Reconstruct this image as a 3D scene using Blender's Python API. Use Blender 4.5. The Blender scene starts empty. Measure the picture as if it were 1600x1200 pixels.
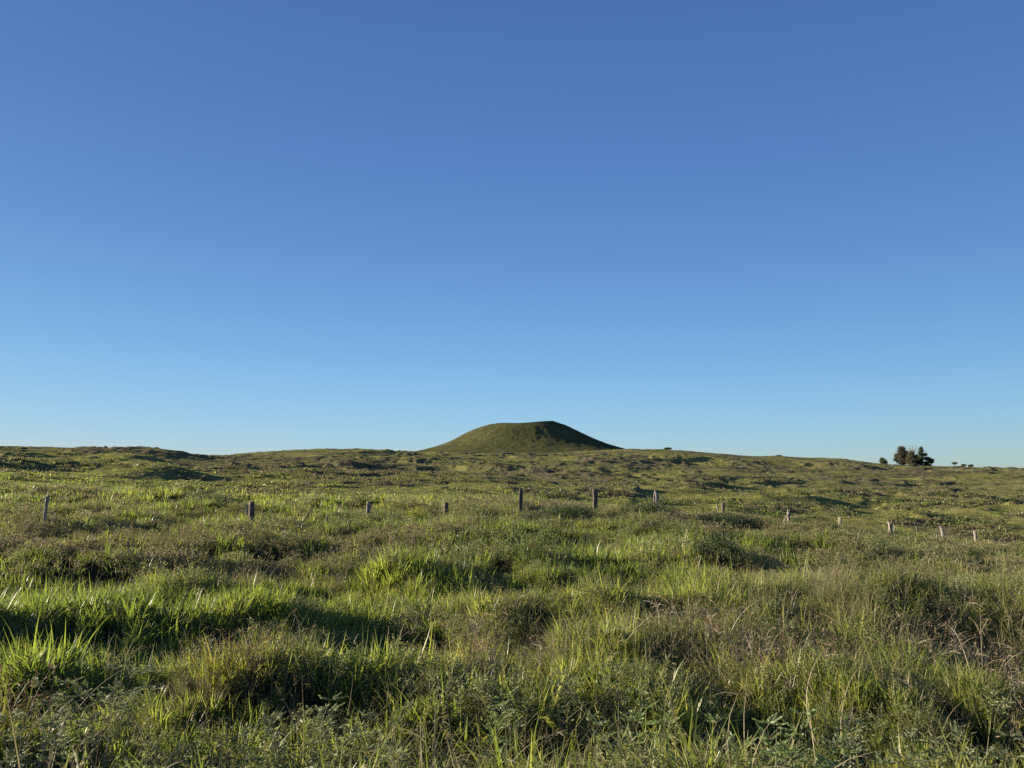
import bpy, math, time
import numpy as np
from mathutils import Vector
T0 = time.time()
R = math.radians
rng = np.random.default_rng(7)

# ------------------------------------------------------------------ camera
ZC = 1.67
F = 1164.0                      # focal length in pixels of the 1600 wide picture
YH = 760.0                      # picture row of the horizon
PITCH = math.atan((YH - 600) / F)
scene = bpy.context.scene
cd = bpy.data.cameras.new('camera'); cam = bpy.data.objects.new('camera', cd)
scene.collection.objects.link(cam); scene.camera = cam
cd.sensor_width = 36; cd.lens = F / 1600 * 36; cd.clip_start = 0.1; cd.clip_end = 20000
cam.location = (0, 0, ZC); cam.rotation_euler = (math.pi / 2 + PITCH, 0, 0)

def slopes(px, py):
    """direction of a picture point: (x per y, z per y)"""
    v = 600.0 - np.asarray(py, float); c, s = math.cos(PITCH), math.sin(PITCH)
    yy = F * c - v * s
    return (np.asarray(px, float) - 800) / yy, (F * s + v * c) / yy
def az_of(px, py=760.0):
    return np.arctan(slopes(px, py)[0])

# ------------------------------------------------------------------ noise
def _h(ix, iy, seed):
    a = (ix.astype(np.int64) * 374761393 + iy.astype(np.int64) * 668265263 + seed * 974711) & 0xFFFFFFFF
    a = ((a ^ (a >> 13)) * 1274126177) & 0xFFFFFFFF
    a = ((a ^ (a >> 16)) * 2246822519) & 0xFFFFFFFF
    return (a ^ (a >> 15)) / 4294967295.0
def vn(x, y, seed):
    xi = np.floor(x); yi = np.floor(y); fx = x - xi; fy = y - yi
    fx = fx * fx * fx * (fx * (fx * 6 - 15) + 10); fy = fy * fy * fy * (fy * (fy * 6 - 15) + 10)
    a = _h(xi, yi, seed); b = _h(xi + 1, yi, seed); c = _h(xi, yi + 1, seed); d = _h(xi + 1, yi + 1, seed)
    return (a + (b - a) * fx) * (1 - fy) + (c + (d - c) * fx) * fy
def fbm(x, y, seed, scale, octv=3, gain=.5):
    s = 0; a = 1; n = 0; x = x / scale; y = y / scale
    for k in range(octv):
        s = s + a * vn(x, y, seed + k * 31); n += a; a *= gain
        x, y = x * 1.62 - y * 1.18 + 7.1, x * 1.18 + y * 1.62 + 3.7
    return s / n
def sstep(a, b, x):
    t = np.clip((x - a) / (b - a), 0, 1); return t * t * (3 - 2 * t)

# ------------------------------------------------------------------ terrain height
RK = np.array([0, 6, 12, 24, 30, 38, 50, 60, 75, 95, 150, 250, 330, 420, 520, 700, 1200, 8000.0])
PXK = np.array([0, 200, 330, 400, 600, 800, 930, 1050, 1200, 1400, 1600.0])
near = {
    0: [0] * 11, 6: [0.0] * 11,
    12: [.24, .22, .2, .16, .12, .1, .08, .04, 0, -.03, -.06],
    24: [.70, .66, .62, .58, .48, .36, .30, .24, .08, -.2, -.45],
    30: [.95, .85, .78, .74, .64, .45, .34, .2, .06, -.38, -.75],
    38: [1.15, .98, .84, .75, .66, .75, .38, .0, -.36, -.85, -1.4],
    50: [1.75, 1.25, .82, .68, .55, .72, .2, -.5, -1.2, -1.8, -2.3],
    60: [1.8, 1.25, .65, .55, .4, .5, -.1, -1, -2, -2.8, -3.2],
    75: [1.2, .7, -.1, .1, .2, .3, -.5, -1.6, -2.8, -3.8, -4.2]}
far = {
    95: [748, 758, 766, 767, 768, 770, 784, 798, 812, 826, 834],
    150: [738, 742, 752, 752, 752, 754, 764, 774, 784, 793, 797],
    250: [718, 722, 734, 732, 728, 730, 737, 742, 750, 756, 759],
    330: [706, 709, 720, 716, 714, 715, 716, 720, 728, 738, 742]}
SKY_X = np.array([0, 60, 120, 180, 240, 290, 330, 370, 410, 450, 500, 560, 600, 650, 720, 800, 880, 965, 1040, 1085, 1125, 1170, 1215, 1270, 1320, 1345, 1372, 1400, 1460, 1530, 1560, 1600.0])
SKY_Y = np.array([696, 698, 699, 700, 703, 708, 713, 709, 705, 701, 699.5, 699, 705, 708, 709, 709, 706, 701, 699.5, 702, 705, 710, 710, 713, 714, 717, 722, 724, 726, 729, 730, 730.0])
azk = az_of(PXK)
NA, NR = 1081, 520
A_MAX = R(180)
AG = np.linspace(-A_MAX, A_MAX, NA); LG = np.linspace(0, math.log(8001), NR)
def build_table():
    af = np.linspace(-R(37), R(37), 601)
    rows = []
    pxf = 800 + F / math.cos(PITCH) * np.tan(af)       # about the column of each azimuth
    pxk2 = 800 + F / math.cos(PITCH) * np.tan(azk)
    for r in RK:
        r = float(r)
        if r in near: z = np.interp(pxf, pxk2, near[r])
        else:
            Y = r * np.cos(af)
            if r in far: py = np.interp(pxf, PXK, far[r])
            else:
                py = np.interp(pxf, SKY_X, SKY_Y)
            z = ZC + Y * slopes(pxf, py)[1]
            if r == 520: z = z - 9
            if r == 700: z = z - 20
            if r == 1200: z = z * 0 + 12
            if r == 8000: z = z * 0 + 5
        rows.append(z)
    rows = np.array(rows)                                # (rk, 601)
    lr = np.log1p(RK)
    G = np.empty((NR, 601))
    # monotone-ish cubic along log radius: linear on a fine grid, blurred afterwards
    for j in range(601): G[:, j] = np.interp(np.expm1(LG), RK, rows[:, j])
    # widen to all azimuths: outside the view fade to the mean profile
    full = np.empty((NR, NA)); mean = G.mean(axis=1)
    for i in range(NR):
        v = np.interp(AG, af, G[i]); w = sstep(R(45), R(150), np.abs(AG))
        full[i] = v * (1 - w) + mean[i] * w
    k = np.exp(-0.5 * (np.arange(-9, 10) / 4.0) ** 2); k /= k.sum()
    for _ in range(1):
        p = np.pad(full, ((9, 9), (0, 0)), 'edge'); full = sum(k[i] * p[i:i + NR] for i in range(19))
    k = np.exp(-0.5 * (np.arange(-4, 5) / 1.6) ** 2); k /= k.sum()
    p = np.pad(full, ((0, 0), (4, 4)), 'wrap'); full = sum(k[i] * p[:, i:i + NA] for i in range(9))
    return full
TAB = build_table()
def base(x, y):
    r = np.hypot(x, y); a = np.arctan2(x, y)
    fi = np.clip(np.log1p(r) / LG[-1] * (NR - 1), 0, NR - 1.001); fj = np.clip((a + A_MAX) / (2 * A_MAX) * (NA - 1), 0, NA - 1.001)
    i = fi.astype(int); j = fj.astype(int); u = fi - i; v = fj - j
    return (TAB[i, j] * (1 - v) + TAB[i, j + 1] * v) * (1 - u) + (TAB[i + 1, j] * (1 - v) + TAB[i + 1, j + 1] * v) * u

# single mounds and hollows: x, y, radius in x, radius in y, height (negative: hollow), skew of the left wall
def P(px, r):                                             # a place on the ground by picture column and distance
    a = float(az_of(px)); return r * math.sin(a), r * math.cos(a)
FEATS = []
def feat(px, r, rx, ry, h, rot=0.0): x, y = P(px, r); FEATS.append((x, y, rx, ry, h, rot))
# far hillside: the two shaded hollows on the left, the ravine behind the fence, swells
feat(272, 128, 6.5, 11, 2.5, -.25); feat(345, 126, 6, 9, -.9, -.3); feat(205, 215, 14, 7, 2.0, -.35); feat(300, 222, 10, 8, -.9, -.3); feat(250, 290, 10, 14, .8, -.1); feat(318, 335, 9, 16, -1.6, 0); feat(430, 135, 9, 12, .9, .2); feat(480, 190, 14, 9, 1.0, .3); feat(545, 180, 8, 8, -1.0, 0)
feat(-38, 148, 9, 12, 3.0, -.1); feat(48, 146, 8, 9, -.9, -.15)
feat(760, 205, 12, 30, 1.6, .9); feat(815, 200, 7, 28, -2.6, 1.05)
feat(265, 300, 30, 26, 2.0, .1); feat(370, 318, 22, 24, -1.6, 0)
feat(560, 330, 18, 30, 1.4, 0); feat(1100, 330, 30, 25, 1.0, 0)
for px, r, h in ((1130, 150, .9), (1250, 118, .9), (1340, 165, 1.2), (1430, 130, .9), (1540, 150, 1.2), (1180, 210, 1.4), (1010, 185, 1.2),
                 (1400, 240, 1.6), (1550, 260, 1.8), (900, 260, 1.4), (640, 170, 1.2), (520, 200, 1.4), (480, 115, .9), (700, 130, .9), (100, 200, 1.4), (180, 150, 1.0), (960, 120, .8)):
    feat(px, r, 7 + r * .03, 3 + r * .02, h * .5, .2)
# near field
near_feats = [
    (120, 9.6, 1.5, 1.5, .16), (330, 9.0, 1.2, 1.0, .20), (230, 7.3, 2.4, .8, .16), (640, 8.4, 1.3, .8, -.20), (470, 8.6, 1.1, 1.0, .22),
    (385, 6.3, .9, .7, .26), (30, 5.6, .9, .6, .20), (800, 6.4, 1.1, .7, .16), (900, 4.9, 1.5, .55, -.28), (700, 5.0, 1.0, .5, -.26), (300, 4.5, 1.1, .5, -.22),
    (780, 8.8, .9, .6, .30), (880, 8.3, .9, .7, -.22), (560, 13, 1.6, 1.5, .28), (430, 15, 2.0, 1.2, .3), (250, 16, 1.8, 1.4, .35), (100, 15, 2.2, 1.4, .3),
    (860, 12.5, 1.2, 1.0, .2), (1130, 15, 1.6, 1.2, .3), (1030, 9.5, 1.8, 1.2, .22), (1320, 10.5, 2.0, 1.2, .30), (1500, 9.6, 1.2, .8, -.3), (1590, 8.2, 1.2, .8, -.25),
    (1380, 8.4, .9, .8, .28), (1480, 13, 2.4, 1.6, .3), (1250, 6.5, 1.2, .8, .18), (1450, 5.0, 1.6, .6, -.28), (1200, 4.6, .7, .6, .05),
    (200, 27, 2.6, 1.6, .42), (330, 29, 2.6, 1.4, .4), (90, 25, 3.0, 1.5, .45), (470, 26, 2.4, 1.2, .35), (640, 31, 2.4, 1.4, .3), (760, 21, 1.8, 1.2, .12), (75, 17.5, 1.4, 1.0, .16), (394, 20.8, 1.6, 1.0, .10),
    (880, 22, 2.0, 1.2, .1), (690, 38, 2.4, 1.4, .1), (1120, 27, 2.6, 1.2, .3), (1300, 27, 3, 1.6, .2), (260, 38, 4, 2.0, .55), (420, 40, 4, 2, .45), (640, 40, 4, 2, .4),
    (60, 40, 4, 2.4, .5), (780, 34, 3, 2, .3), (900, 16, 1.6, 1.4, .28), (720, 17, 2.0, 1.2, .3), (1250, 20, 2.4, 1.4, .34), (1400, 20, 2.6, 1.4, .2), (1560, 16, 2.4, 1.4, .2),
    (-160, 9.0, 1.4, 1.1, .15), (170, 6.7, 1.4, .7, .2), (60, 7.6, .8, .6, .15), (1040, 3.9, .6, .5, .1)]  # first mound here is unseen, off-screen left, added to shade the near grass
for f in near_feats: feat(f[0], f[1], f[2] * .8, f[3] * .85, f[4] * .62, 0)
def scrub(x, y):
    return sstep(.47, .60, fbm(x * .8 + .25 * y, y * 1.1, 23, 8.0, 4, .6))
def H(x, y):
    x = np.asarray(x, float); y = np.asarray(y, float); r = np.hypot(x, y)
    z = base(x, y)
    wn = sstep(2.0, 9, r) * (1 - sstep(500, 900, r))
    z = z + wn * (1 - sstep(60, 110, r)) * ((fbm(x, y, 11, 7.0, 2) - .5) * .45 + (fbm(x, y, 12, 1.5, 2) - .5) * .48)
    z = z + (1 - sstep(8, 24, r)) * (fbm(x, y, 13, .6, 2) - .5) * .26
    wf = sstep(62, 130, r) * (1 - sstep(900, 1400, r))
    xs, ys = x + .35 * y, y * 1.5                        # swells run across the slope
    b1 = 1 - np.abs(2 * fbm(xs, ys, 21, 44, 2) - 1); b2 = 1 - np.abs(2 * fbm(xs, ys * 1.1, 22, 17, 3) - 1)
    b3 = scrub(x, y); b5 = fbm(x, y, 26, 2.4, 2); b4 = fbm(x, y, 24, 1.5, 1)
    amp = np.clip(2.6 * fbm(x, y, 25, 50, 2) - .75, .05, 1.4)
    lx, ly = P(170, 130); wf2 = wf * (1 - .55 * sstep(335, 395, r)) * (1 - .75 * np.exp(-((x - lx) / 45) ** 2 - ((y - ly) / 38) ** 2))
    z = z + wf2 * ((b1 - .6) * 3.0 + (b2 - .65) * 2.3 * amp + b3 * .42 * (.5 + .6 * amp) + np.maximum(b5 - .42, 0) * .75 * (.3 + .7 * b3) + (b4 - .5) * .10)
    for (fx, fy, rx, ry, h, rot) in FEATS:
        R2 = max(rx, ry) * 3
        m = (np.abs(x - fx) < R2) & (np.abs(y - fy) < R2)
        if not m.any(): continue
        dx = x[m] - fx; dy = y[m] - fy; c, s = math.cos(rot), math.sin(rot)
        q = ((dx * c + dy * s) / rx) ** 2 + ((-dx * s + dy * c) / ry) ** 2
        z[m] += h * np.exp(-q)
    return z
def hz(x, y): return float(H(np.array([x]), np.array([y]))[0])

POST_SPOTS = [(75, 19.8, 815), (394, 22.6, 810), (575, 24.5, 808), (699, 25.5, 809), (813, 26.8, 799), (931, 28.2, 800), (1025, 29.8, 799), (1128, 31.8, 801),
              (1230, 33.6, 818), (1308, 35.6, 825), (1388, 38, 826), (1428, 39, 829), (1468, 40.2, 838), (1517, 42, 843), (484, 23.6, 808), (648, 25, 808)]
for _px, _r, _py in POST_SPOTS:
    _x, _y = P(_px, _r); FEATS.append((_x, _y, 1.15, 2.2, float(ZC + _y * slopes(_px, _py)[1] - .27 - hz(_x, _y)), 0.0))
    print('post', _px, round(FEATS[-1][4], 2))
# vegetation masks, functions of the place on the ground
dry_spots = [(1340, 17, 4, 2.5, .9), (1100, 9, 2.0, 2.2, .45), (760, 7.6, 1.3, 1.6, .8), (1300, 7.6, 1.6, 1.4, .35), (640, 17, 3.5, 2.2, 1.1), (380, 14, 2, 2, .7), (1530, 7.6, 1.0, 1.2, .4),
             (30, 18, 3, 2, .8), (90, 16, 2, 1.2, .8), (400, 6.2, .5, .5, .8), (30, 5.6, .45, .4, .8), (560, 16, 2, 2, .9), (1240, 13, 2.5, 2, .8), (1450, 30, 9, 4, .9), (1250, 45, 12, 9, .9), (960, 42, 6, 7, .9), (700, 30, 6, 4, .5)]
green_spots = [(250, 9.8, 4.0, 1.5, -1.1), (100, 9.0, 2, 1.5, -1), (560, 9.5, 1.8, 2.0, -.9), (950, 11.5, 2.2, 3, -.9), (900, 14, 3, 3, -.7), (1150, 17, 3, 1.6, -.7), (1520, 12.5, 3, 1.4, -.9), (1380, 7.9, .8, .8, -.7),
               (620, 6.0, 1.4, .9, -.8), (1250, 30, 4, 2, -.6), (1400, 22, 3, 1.5, -.7), (540, 22, 3, 1.6, -.5), (250, 30, 5, 2, -.15)]
SPOTS = [(*P(a, b), c, d, e) for a, b, c, d, e in dry_spots + green_spots]
def dryness(x, y):
    r = np.hypot(x, y)
    v = (fbm(x, y, 41, 9.0, 3) - .5) * 2.4 + (fbm(x, y, 42, 1.3, 2) - .5) * 1.1
    far_ = (fbm(x, y, 43, 55, 3) - .5) * 3.0 + (fbm(x, y, 44, 9, 3) - .5) * 1.6 + 1.3 * scrub(x, y) - .6
    w = sstep(45, 90, r); v = (v + .2 * sstep(16, 26, r)) * (1 - w) + far_ * w
    for (fx, fy, rx, ry, h) in SPOTS:
        v = v + h * np.exp(-((x - fx) / rx) ** 2 - ((y - fy) / ry) ** 2)
    return v

# ------------------------------------------------------------------ helpers
def link(o, parent=None):
    scene.collection.objects.link(o)
    if parent: o.parent = parent
    return o
def tag(o, label=None, cat=None, group=None, kind=None):
    if label: o['label'] = label
    if cat: o['category'] = cat
    if group: o['group'] = group
    if kind: o['kind'] = kind
    return o
def np_mesh(name, V, Q, mat, attrs=None, smooth=False, tris=None):
    me = bpy.data.meshes.new(name); V = np.asarray(V, np.float32); Q = np.asarray(Q, np.int32).reshape(-1, 4)
    nq = len(Q); nt = 0 if tris is None else len(tris)
    me.vertices.add(len(V)); me.vertices.foreach_set('co', V.ravel())
    loops = Q.ravel() if nt == 0 else np.concatenate([Q.ravel(), np.asarray(tris, np.int32).ravel()])
    me.loops.add(len(loops)); me.loops.foreach_set('vertex_index', loops.astype(np.int32))
    me.polygons.add(nq + nt)
    st = np.arange(nq) * 4
    if nt: st = np.concatenate([st, nq * 4 + np.arange(nt) * 3])
    me.polygons.foreach_set('loop_start', st.astype(np.int32))
    if smooth: me.polygons.foreach_set('use_smooth', np.ones(nq + nt, bool))
    for k, a in (attrs or {}).items():
        at = me.attributes.new(k, 'FLOAT', 'POINT'); at.data.foreach_set('value', np.asarray(a, np.float32).ravel())
    me.update(calc_edges=True)
    if mat: me.materials.append(mat)
    return me
class Acc:
    """collects quads with per-vertex attributes t (along) and v (random)"""
    def __init__(s): s.V = []; s.Q = []; s.t = []; s.v = []; s.n = 0
    def add(s, V, Q, t, v):
        s.V.append(V); s.Q.append(Q + s.n); s.t.append(t); s.v.append(v); s.n += len(V)
    def strips(s, C, W, S, v, twist=None):
        """N ribbons: C (N,K,3) centre lines, W (N,K) half widths, S (N,3) side vectors"""
        N, K, _ = C.shape
        off = S[:, None, :] * W[:, :, None]
        V = np.stack([C - off, C + off], axis=2).reshape(-1, 3)
        b = (np.arange(N)[:, None] * K + np.arange(K - 1)[None, :]) * 2
        Q = np.stack([b, b + 1, b + 3, b + 2], axis=-1).reshape(-1, 4)
        t = np.repeat(np.tile(np.linspace(0, 1, K), N), 2); vv = np.repeat(v, K * 2)
        s.add(V, Q, t, vv)
    def tube(s, pts, rad, sides=5, v=.5, t0=0, t1=1):
        pts = np.asarray(pts, float); K = len(pts); rad = np.broadcast_to(rad, (K,))
        d = np.gradient(pts, axis=0); d /= np.linalg.norm(d, axis=1, keepdims=True) + 1e-9
        ref = np.array([0.31, .95, .05]); a = np.cross(d, ref); a /= np.linalg.norm(a, axis=1, keepdims=True) + 1e-9; b = np.cross(d, a)
        ang = np.arange(sides) / sides * 2 * math.pi
        V = (pts[:, None, :] + rad[:, None, None] * (np.cos(ang)[None, :, None] * a[:, None, :] + np.sin(ang)[None, :, None] * b[:, None, :])).reshape(-1, 3)
        i = np.arange(K - 1)[:, None] * sides; j = np.arange(sides)[None, :]; j2 = (j + 1) % sides
        Q = np.stack([i + j, i + j2, i + sides + j2, i + sides + j], axis=-1).reshape(-1, 4)
        s.add(V, Q, np.repeat(np.linspace(t0, t1, K), sides), np.full(len(V), v))
    def leaves(s, pos, dirs, length, width, v):
        """small pointed leaves: rhombic quads from pos along dirs"""
        N = len(pos); dirs = dirs / (np.linalg.norm(dirs, axis=1, keepdims=True) + 1e-9)
        up = rng.normal(size=(N, 3)); side = np.cross(dirs, up); side /= np.linalg.norm(side, axis=1, keepdims=True) + 1e-9
        L = np.broadcast_to(length, (N,))[:, None]; W = np.broadcast_to(width, (N,))[:, None]
        V = np.stack([pos, pos + dirs * L * .45 + side * W, pos + dirs * L, pos + dirs * L * .45 - side * W], axis=1).reshape(-1, 3)
        Q = np.arange(N * 4).reshape(N, 4)
        s.add(V, Q, np.tile([0., .5, 1., .5], N), np.repeat(v, 4))
    def mesh(s, name, mat):
        return np_mesh(name, np.concatenate(s.V), np.concatenate(s.Q), mat, {'t': np.concatenate(s.t), 'v': np.concatenate(s.v)})

# ------------------------------------------------------------------ materials
def nodes(name):
    m = bpy.data.materials.new(name); m.use_nodes = True; nt = m.node_tree; nt.nodes.clear()
    return m, nt, nt.nodes.new, nt.links.new
def ramp(nt, fac, stops):
    r = nt.nodes.new('ShaderNodeValToRGB'); e = r.color_ramp.elements
    while len(e) < len(stops): e.new(.5)
    for q, (p, c) in zip(e, stops): q.position = p; q.color = (*c, 1)
    if fac is not None: nt.links.new(fac, r.inputs[0])
    return r.outputs[0]
def mathn(nt, op, a, b=None):
    n = nt.nodes.new('ShaderNodeMath'); n.operation = op
    for i, q in enumerate((a, b)):
        if q is None: continue
        if isinstance(q, (int, float)): n.inputs[i].default_value = q
        else: nt.links.new(q, n.inputs[i])
    return n.outputs[0]
def attr(nt, name, inst=False):
    n = nt.nodes.new('ShaderNodeAttribute'); n.attribute_name = name
    if inst: n.attribute_type = 'INSTANCER'
    return n.outputs['Fac']
def leaf_mat(name, stops, trans=.45, rough=.55, spec=.25, inst=True, base_dark=.75, tmul=(1.5, 1.6, .7)):
    """stops over (leaf randomness + clump tint)"""
    m, nt, N, L = nodes(name)
    f = attr(nt, 'v')
    if inst: f = mathn(nt, 'ADD', mathn(nt, 'MULTIPLY', f, .55), mathn(nt, 'MULTIPLY', attr(nt, 'tint', True), .45))
    col = ramp(nt, f, stops)
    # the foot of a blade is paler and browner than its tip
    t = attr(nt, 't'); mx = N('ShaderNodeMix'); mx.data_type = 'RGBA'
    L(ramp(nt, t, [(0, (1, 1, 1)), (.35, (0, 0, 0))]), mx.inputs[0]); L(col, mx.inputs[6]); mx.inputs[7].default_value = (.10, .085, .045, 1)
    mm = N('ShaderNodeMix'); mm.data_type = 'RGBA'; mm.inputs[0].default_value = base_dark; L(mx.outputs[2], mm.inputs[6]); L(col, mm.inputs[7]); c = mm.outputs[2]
    p = N('ShaderNodeBsdfPrincipled'); p.inputs['Roughness'].default_value = rough; p.inputs['Specular IOR Level'].default_value = spec; L(c, p.inputs['Base Color'])
    tr = N('ShaderNodeBsdfTranslucent'); vm = N('ShaderNodeVectorMath'); vm.operation = 'MULTIPLY'; L(c, vm.inputs[0]); vm.inputs[1].default_value = tmul; L(vm.outputs[0], tr.inputs[0])
    ms = N('ShaderNodeMixShader'); ms.inputs[0].default_value = trans; L(p.outputs[0], ms.inputs[1]); L(tr.outputs[0], ms.inputs[2])
    o = N('ShaderNodeOutputMaterial'); L(ms.outputs[0], o.inputs[0])
    return m
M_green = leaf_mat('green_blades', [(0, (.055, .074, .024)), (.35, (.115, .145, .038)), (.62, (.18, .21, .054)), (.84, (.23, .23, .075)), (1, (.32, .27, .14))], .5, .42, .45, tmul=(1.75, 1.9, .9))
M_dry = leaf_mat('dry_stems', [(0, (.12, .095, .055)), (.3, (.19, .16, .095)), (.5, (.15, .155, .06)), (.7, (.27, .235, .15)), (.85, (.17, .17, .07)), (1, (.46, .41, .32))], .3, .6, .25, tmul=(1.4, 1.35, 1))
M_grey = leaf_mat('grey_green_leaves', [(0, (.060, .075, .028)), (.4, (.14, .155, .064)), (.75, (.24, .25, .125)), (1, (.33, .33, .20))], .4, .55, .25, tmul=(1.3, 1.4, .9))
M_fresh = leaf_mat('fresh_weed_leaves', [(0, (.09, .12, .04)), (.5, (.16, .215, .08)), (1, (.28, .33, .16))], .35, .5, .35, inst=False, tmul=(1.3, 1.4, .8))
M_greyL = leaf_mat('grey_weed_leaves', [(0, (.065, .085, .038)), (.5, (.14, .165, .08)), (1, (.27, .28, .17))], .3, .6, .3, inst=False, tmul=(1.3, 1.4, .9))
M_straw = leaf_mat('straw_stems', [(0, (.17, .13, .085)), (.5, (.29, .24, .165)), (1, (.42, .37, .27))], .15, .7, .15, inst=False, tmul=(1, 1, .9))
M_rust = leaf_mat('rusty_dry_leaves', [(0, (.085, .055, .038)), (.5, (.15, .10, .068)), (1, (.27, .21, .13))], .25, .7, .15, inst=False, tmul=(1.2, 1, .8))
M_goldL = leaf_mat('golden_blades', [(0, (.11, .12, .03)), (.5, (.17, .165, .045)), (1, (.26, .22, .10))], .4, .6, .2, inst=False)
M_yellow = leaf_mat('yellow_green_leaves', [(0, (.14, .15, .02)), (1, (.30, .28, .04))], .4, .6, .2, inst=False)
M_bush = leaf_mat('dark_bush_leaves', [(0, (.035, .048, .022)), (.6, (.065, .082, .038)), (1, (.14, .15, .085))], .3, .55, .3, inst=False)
M_tree = leaf_mat('tree_leaves', [(0, (.028, .044, .018)), (.6, (.055, .078, .032)), (1, (.10, .12, .055))], .25, .6, .3, inst=False)
M_treeBrown = leaf_mat('brown_tree_leaves', [(0, (.034, .034, .020)), (.6, (.062, .055, .034)), (1, (.115, .095, .06))], .25, .6, .3, inst=False)
M_treeGrey = leaf_mat('grey_tree_leaves', [(0, (.05, .052, .03)), (.6, (.085, .085, .05)), (1, (.13, .125, .08))], .25, .6, .3, inst=False)

def terrain_mat():
    m, nt, N, L = nodes('grassy_ground')
    dry = attr(nt, 'dry'); nz = attr(nt, 'near')
    ge = N('ShaderNodeTexCoord')
    def noise(scale, det=4, rough=.6):
        n = N('ShaderNodeTexNoise'); n.inputs['Scale'].default_value = scale; n.inputs['Detail'].default_value = det; n.inputs['Roughness'].default_value = rough; L(ge.outputs['Object'], n.inputs['Vector']); return n.outputs[0]
    n1 = noise(.9, 6, .7); n2 = noise(.16, 4)
    f = mathn(nt, 'ADD', mathn(nt, 'MULTIPLY', dry, .26), mathn(nt, 'ADD', mathn(nt, 'MULTIPLY', n1, .55), .20))
    col = ramp(nt, f, [(.18, (.29, .275, .065)), (.38, (.225, .22, .06)), (.53, (.16, .155, .062)), (.68, (.105, .10, .055)), (.82, (.15, .125, .08)), (.95, (.17, .14, .10))])
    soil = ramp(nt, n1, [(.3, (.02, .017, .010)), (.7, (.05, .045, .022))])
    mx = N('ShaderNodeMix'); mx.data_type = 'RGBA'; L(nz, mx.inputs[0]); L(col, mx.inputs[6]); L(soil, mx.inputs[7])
    b = N('ShaderNodeBump'); b.inputs['Strength'].default_value = .9; b.inputs['Distance'].default_value = .35; L(noise(2.2, 6, .7), b.inputs['Height'])
    p = N('ShaderNodeBsdfDiffuse'); L(mx.outputs[2], p.inputs[0]); L(b.outputs[0], p.inputs['Normal'])
    o = N('ShaderNodeOutputMaterial'); L(p.outputs[0], o.inputs[0]); return m
def hill_mat():
    m, nt, N, L = nodes('cone_turf'); ge = N('ShaderNodeTexCoord')
    def noise(scale, det=5, rough=.65, v=None):
        n = N('ShaderNodeTexNoise'); n.inputs['Scale'].default_value = scale; n.inputs['Detail'].default_value = det; n.inputs['Roughness'].default_value = rough; L(ge.outputs['Object'], n.inputs['Vector']); return n.outputs[0]
    n1 = noise(.16, 6, .75); n2 = noise(.02, 3)
    f = mathn(nt, 'ADD', mathn(nt, 'MULTIPLY', n1, .7), mathn(nt, 'MULTIPLY', n2, .35))
    col = ramp(nt, f, [(.38, (.042, .046, .020)), (.5, (.076, .080, .034)), (.62, (.105, .102, .046)), (.72, (.10, .082, .05))])
    b = N('ShaderNodeBump'); b.inputs['Strength'].default_value = .85; b.inputs['Distance'].default_value = 1.6; L(noise(.5, 6, .8), b.inputs['Height'])
    p = N('ShaderNodeBsdfDiffuse'); L(col, p.inputs[0]); L(b.outputs[0], p.inputs['Normal'])
    o = N('ShaderNodeOutputMaterial'); L(p.outputs[0], o.inputs[0]); return m
def wood_mat(name, dark, mid, light):
    m, nt, N, L = nodes(name); ge = N('ShaderNodeTexCoord'); mp = N('ShaderNodeMapping'); mp.inputs['Scale'].default_value = (45, 45, 3.5); L(ge.outputs['Object'], mp.inputs[0])
    n = N('ShaderNodeTexNoise'); n.inputs['Scale'].default_value = 1; n.inputs['Detail'].default_value = 7; n.inputs['Roughness'].default_value = .7; L(mp.outputs[0], n.inputs['Vector'])
    col = ramp(nt, n.outputs[0], [(.3, dark), (.5, mid), (.7, light)])
    b = N('ShaderNodeBump'); b.inputs['Strength'].default_value = .7; b.inputs['Distance'].default_value = .02; L(n.outputs[0], b.inputs['Height'])
    p = N('ShaderNodeBsdfPrincipled'); p.inputs['Roughness'].default_value = .85; L(col, p.inputs['Base Color']); L(b.outputs[0], p.inputs['Normal'])
    o = N('ShaderNodeOutputMaterial'); L(p.outputs[0], o.inputs[0]); return m
M_post = wood_mat('weathered_wood', (.08, .066, .052), (.23, .20, .165), (.42, .385, .32))
M_postdark = wood_mat('dark_weathered_wood', (.035, .027, .021), (.095, .073, .056), (.18, .145, .115))
M_bark = wood_mat('bark', (.03, .025, .02), (.07, .058, .045), (.12, .10, .08))
M_ground = terrain_mat(); M_cone = hill_mat()

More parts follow.
